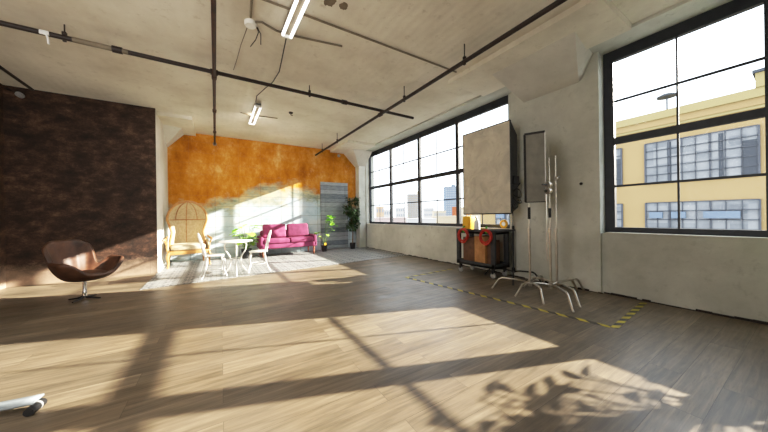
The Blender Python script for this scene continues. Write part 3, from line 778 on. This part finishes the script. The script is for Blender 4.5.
def blot(name, loc, pts, label):
    v = [(loc[0] + x, loc[1] + y, H - .0035) for x, y in pts]
    tag(MB().poly(v, (0, 0, .003)).obj(name, M['stain'], smooth=False), label, 'ceiling stain', 'stain patches on the ceiling')
M['stain'] = noisy('stained_concrete', S(112, 98, 80), S(136, 122, 102), 12, .9, .2)
def ring(rx, ry, k=22, seed=1):
    q = random.Random(seed); return [(rx * math.cos(2 * PI * i / k) * q.uniform(.75, 1.1), ry * math.sin(2 * PI * i / k) * q.uniform(.75, 1.1)) for i in range(k)]
blot('ceiling_stain', (1.13, 2.88), ring(.07, .1, seed=4), 'larger brown stain patch on the ceiling right of the near lamp')
blot('ceiling_stain', (1.29, 2.88), ring(.05, .06, seed=5), 'smaller brown stain patch on the ceiling, right of the larger one')
t = thing('ceiling_plate', 'small dark metal plate on the ceiling beyond the long pipe, far left', 'plate', (-1.35, 5.28, H))
MB().box((-.09, -.035, -.02), (.09, .035, 0), .006).obj('plate', 'conduit', t)
MB().box((-.06, -.02, -.035), (.06, .02, -.018), .004).obj('lip', 'pipe_black', t)
t = thing('ceiling_hook', 'small dark hook fitting on the ceiling right of the far lamp', 'hook', (1.52, 6.45, H))
MB().lathe([(.001, -.03), (.04, -.03), (.05, 0), (.001, 0)], 14).obj('rose', 'pipe_black', t)
MB().tube([(0, 0, -.02), (.0, 0, -.06), (.02, 0, -.075), (.04, 0, -.06)], .008, 6).obj('hook', 'pipe_black', t)
t = thing('wall_sensor', 'small grey round sensor high on the orange wall by the right corner', 'sensor', (3.93, 9.39, 3.47))
MB().lathe([(.001, -.07), (.04, -.06), (.055, -.03), (.055, 0), (.001, 0)], 18, (0, 0, 0), 'Y').obj('body', 'caster', t)
t = thing('wall_spotlight', 'small spotlight on an arm high on the dark brown wall at far left', 'spotlight', (-2.98, 7.7, 3.5))
MB().tube([(-.2, -.0, .09), (-.05, -.08, .02), (.0, -.12, -.02)], .012, 8).obj('arm', 'pipe_black', t)
MB().lathe([(.001, -.06), (.045, -.06), (.045, .02), (.02, .05), (.001, .05)], 16, (.03, -.13, -.04), 'Y').obj('head', 'caster', t)
t = thing('wall_bolt', 'dark round bolt plate on the white column right of the stands', 'bolt', (4.85, 1.915, 1.66))
MB().lathe([(.001, -.012), (.019, -.012), (.023, 0), (.001, 0)], 16, (0, 0, 0), 'X').obj('plate', 'pipe_black', t)
MB().lathe([(.001, -.02), (.009, -.02), (.009, -.01), (.001, -.01)], 6, (0, 0, 0), 'X').obj('bolt_head', 'black', t)

# ------------------------------------------------------------------ outside: yellow factory across the street
D = 28.0
fb = thing('factory_building', 'ochre factory building across the street with rows of gridded windows', 'building', (D, 0, -12))
def fz(z): return z + 12
MB().box((0, -34, 0), (14, 22, fz(7.5))).obj('wall', 'ochre', fb, smooth=False)
MB().box((-.12, -34, fz(7.42)), (14, 22, fz(7.62))).obj('cornice', 'ochre_trim', fb, smooth=False)
MB().box((-.35, -34, fz(8.05)), (14, 22, fz(8.6))).obj('cornice', 'ochre_trim', fb, smooth=False)
MB().box((-.2, -34, fz(7.6)), (14, 22, fz(8.06))).obj('parapet', 'ochre', fb, smooth=False)
MB().box((-.45, .2, fz(8.6)), (2.5, 1.75, fz(9.55))).obj('roof_block', 'ochre_trim', fb, smooth=False)
MB().box((-.6, .15, fz(9.45)), (2.6, 1.85, fz(9.62))).obj('roof_block_cap', 'ext_dark', fb, smooth=False)
PITCH = 6.5
for row, (z0, z1, rows) in enumerate(((3.38, 6.4, 5), (-.6, 1.9, 4), (-5.2, -2.2, 5))):
    for k in range(-2, 3):
        ya = 1.67 + k * PITCH; yb = ya + 5.08
        wn = MB().box((-.04, ya, fz(z0)), (.06, yb, fz(z1))).obj('window', 'factory_glass', fb, smooth=False)
        g = MB()
        for q in range(9):
            wdt = .1 if q in (3, 6, 0, 8) else .045
            yy = ya + (yb - ya) * q / 8; g.box((-.12, yy - wdt / 2, fz(z0)), (-.01, yy + wdt / 2, fz(z1)))
        for q in range(rows + 1):
            zz = z0 + (z1 - z0) * q / rows; g.box((-.12, ya, fz(zz) - .03), (-.01, yb, fz(zz) + .03))
        g.obj('sash_bars', 'ext_frame', wn, smooth=False)
        if row == 1:
            for (p, q) in ((1.3, 2.5), (4.1, 5.1)) if k else ((.9, 2.4), (3.2, 3.9), (4.35, 5.05)):
                MB().box((-.3, ya + p - .2, fz(.75)), (-.09, ya + q - .2, fz(1.2)), mtx=None).obj('open_sash', 'ext_blue', wn, smooth=False)
        if row == 0:
            for p in (.05, 1.35, 3.7):
                MB().box((-.07, ya + p, fz(z0)), (-.0, ya + p + (.55 if p < .1 else .2), fz(z0 + (2.2 if p < .1 else 2.9)))).obj('dark_pane', 'ext_dark', wn, smooth=False)
t = thing('roof_vent', 'mushroom-shaped vent on a thin post on the factory roof', 'vent', (D + .3, 5.62, 8.6))
MB().tube([(0, 0, 0), (0, 0, 1.1)], .05, 8).obj('post', 'ext_dark', t)
MB().lathe([(.001, 1.05), (.55, 1.06), (.55, 1.16), (.3, 1.28), (.001, 1.3)], 24).obj('cap', 'ext_dark', t)

struct(MB().box((5.4, -60, -12.2), (420, 520, -12)).obj('ground', 'ext_ground', smooth=False))
# added sun blocker, unseen behind the column, cuts the sunlight edge on the mural
t = thing('sun_blocker', 'added square stack outside the windows, unseen, blocking sun from the mural', 'sun blocker', (12.0, 6.13, -12))
MB().box((-.3, -.28, 0), (.3, .5, 21.5)).obj('stack', 'ext_brown', t, smooth=False)
MB().box((-.36, -.34, 21.5), (.36, .56, 21.8)).obj('cap', 'ext_beige', t, smooth=False)

# city seen through the far windows: placed by bearing (x/y ratio) at real distances
camF = (math.sin(.56062), math.cos(.56062)); camR = (camF[1], -camF[0])
def bearing(px, dist):
    a = (px - 384) / 268.5
    return Vector((camF[0] + a * camR[0], camF[1] + a * camR[1], 0)) * dist
def zat(py, dist): return 1.2 + (215 - py) / 268.5 * dist
def block(px0, px1, pytop, dist, m, label, name='city_building', cols=4, rows=5, roof=None, win='ext_window'):
    a, b = bearing(px0, dist), bearing(px1, dist); w_ = (b - a).length; ztop = zat(pytop, dist) + 12
    t = thing(name, label, 'building', (a.x, a.y, -12), math.atan2((b - a).y, (b - a).x), 'city buildings seen through the far windows')
    dp = w_ * .8
    MB().box((0, 0, 0), (w_, dp, ztop)).obj('wall', m, t, smooth=False)
    MB().box((-.02 * w_, -.02 * w_, ztop), (1.02 * w_, dp, ztop + .03 * w_)).obj('roof', roof or m, t, smooth=False)
    if cols:
        g = MB(); zb = ztop * .35
        for r_ in range(rows):
            z0 = zb + (ztop - zb) * (r_ + .3) / rows; z1 = zb + (ztop - zb) * (r_ + .75) / rows
            for c_ in range(cols):
                x0 = w_ * (c_ + .25) / cols; g.box((x0, -.15, z0), (x0 + w_ * .55 / cols, .05, z1))
        g.obj('windows', win, t, smooth=False)
    return t
block(408, 418.5, 194, 150, 'ext_brown', 'tall grey-brown city tower rising highest behind the second window', cols=6, rows=14)
block(417.6, 421.5, 191, 190, 'ext_beige', 'slim cream tower joined to the grey-brown tower on its right', cols=2, rows=14)
nv = block(446, 458.5, 187, 120, 'ext_navy', 'dark blue-grey glass office tower left of the big softbox', cols=7, rows=16)
MB().box((3, .2, zat(187, 120) + 12), (4.4, 2, zat(184.5, 120) + 12)).obj('plant_room', 'ext_navy', nv, smooth=False)
block(396, 405, 207, 110, 'ext_white', 'white low-rise block left of the grey-brown tower', cols=4, rows=5)
block(376, 384, 206, 90, 'ext_tan', 'tan building at the far left window', cols=3, rows=4)
block(384, 391, 209, 100, 'ext_white', 'pale building between the tan one and the first thick mullion', cols=3, rows=4)
block(424, 434, 208, 130, 'ext_white', 'hazy white block right of the cream tower', cols=5, rows=5)
block(434, 446, 211, 100, 'ext_beige', 'long pale beige block left of the blue-grey tower', cols=6, rows=3)
block(470, 512, 208, 90, 'ext_beige', 'pale block showing below the big softbox', cols=8, rows=3)
block(372, 408, 218, 48, 'ext_pink', 'low pinkish flat-roofed building at the foot of the first windows', cols=8, rows=2, win='ext_white')
block(408, 436, 219, 42, 'ext_white', 'low white shed at the foot of the middle windows', cols=6, rows=2, win='ext_pink')
block(436, 468, 217, 46, 'ext_beige', 'low beige warehouse in front of the blue-grey tower', cols=7, rows=2, win='ext_tan')
a = bearing(454, 60)
t = thing('orange_billboard', 'orange billboard in front of the blue-grey tower', 'billboard', (a.x, a.y, -12), -.56)
MB().box((-.4, -.1, 12.7), (.6, .1, 15.0)).obj('board', 'ext_orange', t, smooth=False)
MB().tube([(.1, 0, 0), (.1, 0, 12.8)], .12, 8).obj('post', 'ext_dark', t)

# ------------------------------------------------------------------ light
sun = bpy.data.lights.new('sun', 'SUN'); sun.energy = 30; sun.angle = R(.53); sun.color = (1, .91, .77)
so = bpy.data.objects.new('sun', sun); C.objects.link(so)
so.rotation_euler = Vector((-1, .385, -.407)).to_track_quat('-Z', 'Y').to_euler()
wd = bpy.data.worlds.new('world'); bpy.context.scene.world = wd; wd.use_nodes = True
nt = wd.node_tree; bg = nt.nodes['Background']
tc = nt.nodes.new('ShaderNodeTexCoord'); sp = nt.nodes.new('ShaderNodeSeparateXYZ'); cr = nt.nodes.new('ShaderNodeValToRGB')
nt.links.new(tc.outputs['Generated'], sp.inputs[0]); nt.links.new(sp.outputs[2], cr.inputs[0]); nt.links.new(cr.outputs[0], bg.inputs[0])
cr.color_ramp.elements[0].color = (.86, .93, 1, 1); cr.color_ramp.elements[1].color = (.8, .9, 1, 1)
bg.inputs[1].default_value = 4.2
def lamp_light(y0, L, en, tilt):
    l = bpy.data.lights.new('lamp_light', 'AREA'); l.shape = 'RECTANGLE'; l.size = .12; l.size_y = L; l.energy = en; l.color = (1, .95, .86)
    o = bpy.data.objects.new('lamp_light', l); C.objects.link(o); o.location = (.8, y0 + L / 2, 3.5); o.rotation_euler = (R(tilt), 0, 0)
lamp_light(6.15, 1.25, 85, 30); lamp_light(2.2, 1.4, 6, 0)
# added soft fill light, unseen left of the camera, lifting the far corner
al = bpy.data.lights.new('fill_light', 'AREA'); al.energy = 130; al.size = 3.0; al.color = (1, .96, .9); al.shape = 'SQUARE'
ao = bpy.data.objects.new('fill_light', al); C.objects.link(ao); ao.location = (-2.6, 1.6, 2.4)
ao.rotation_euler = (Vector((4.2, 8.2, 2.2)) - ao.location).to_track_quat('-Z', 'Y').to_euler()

# ------------------------------------------------------------------ camera
cam = bpy.data.cameras.new('camera'); co = bpy.data.objects.new('camera', cam); C.objects.link(co)
yaw, pitch, roll = .56062, -.0007, -.01368
F = Vector((math.sin(yaw) * math.cos(pitch), math.cos(yaw) * math.cos(pitch), math.sin(pitch)))
r0 = Vector((math.cos(yaw), -math.sin(yaw), 0)); u0 = r0.cross(F)
rx = r0 * math.cos(roll) + u0 * math.sin(roll); up = -r0 * math.sin(roll) + u0 * math.cos(roll)
m = Matrix.Identity(4)
for i in range(3): m[i][0], m[i][1], m[i][2] = rx[i], up[i], -F[i]
m[2][3] = 1.2
co.matrix_world = m
cam.sensor_width = 36; cam.lens = 268.5 / 768 * 36; cam.clip_end = 2000; cam.clip_start = .02
sc = bpy.context.scene; sc.camera = co
sc.view_settings.view_transform = 'Standard'; sc.view_settings.look = 'None'; sc.view_settings.exposure = 0.18
vs = sc.view_settings; vs.use_curve_mapping = True; cm = vs.curve_mapping
cm.use_clip = False; cm.clip_max_x = 8; cm.clip_max_y = 8; cm.extend = 'EXTRAPOLATED'
cv = cm.curves[3]
cv.points[0].location = (0, 0); cv.points[1].location = (8, 1.15)
for p in ((.12, .12), (.35, .37), (.7, .62), (1.2, .8), (2.2, .95), (3.0, 1.0)): cv.points.new(*p)
cm.update()
sc.cycles.use_denoising = True; sc.cycles.max_bounces = 10; sc.cycles.diffuse_bounces = 6; sc.cycles.transparent_max_bounces = 16
sc.cycles.sample_clamp_indirect = 8
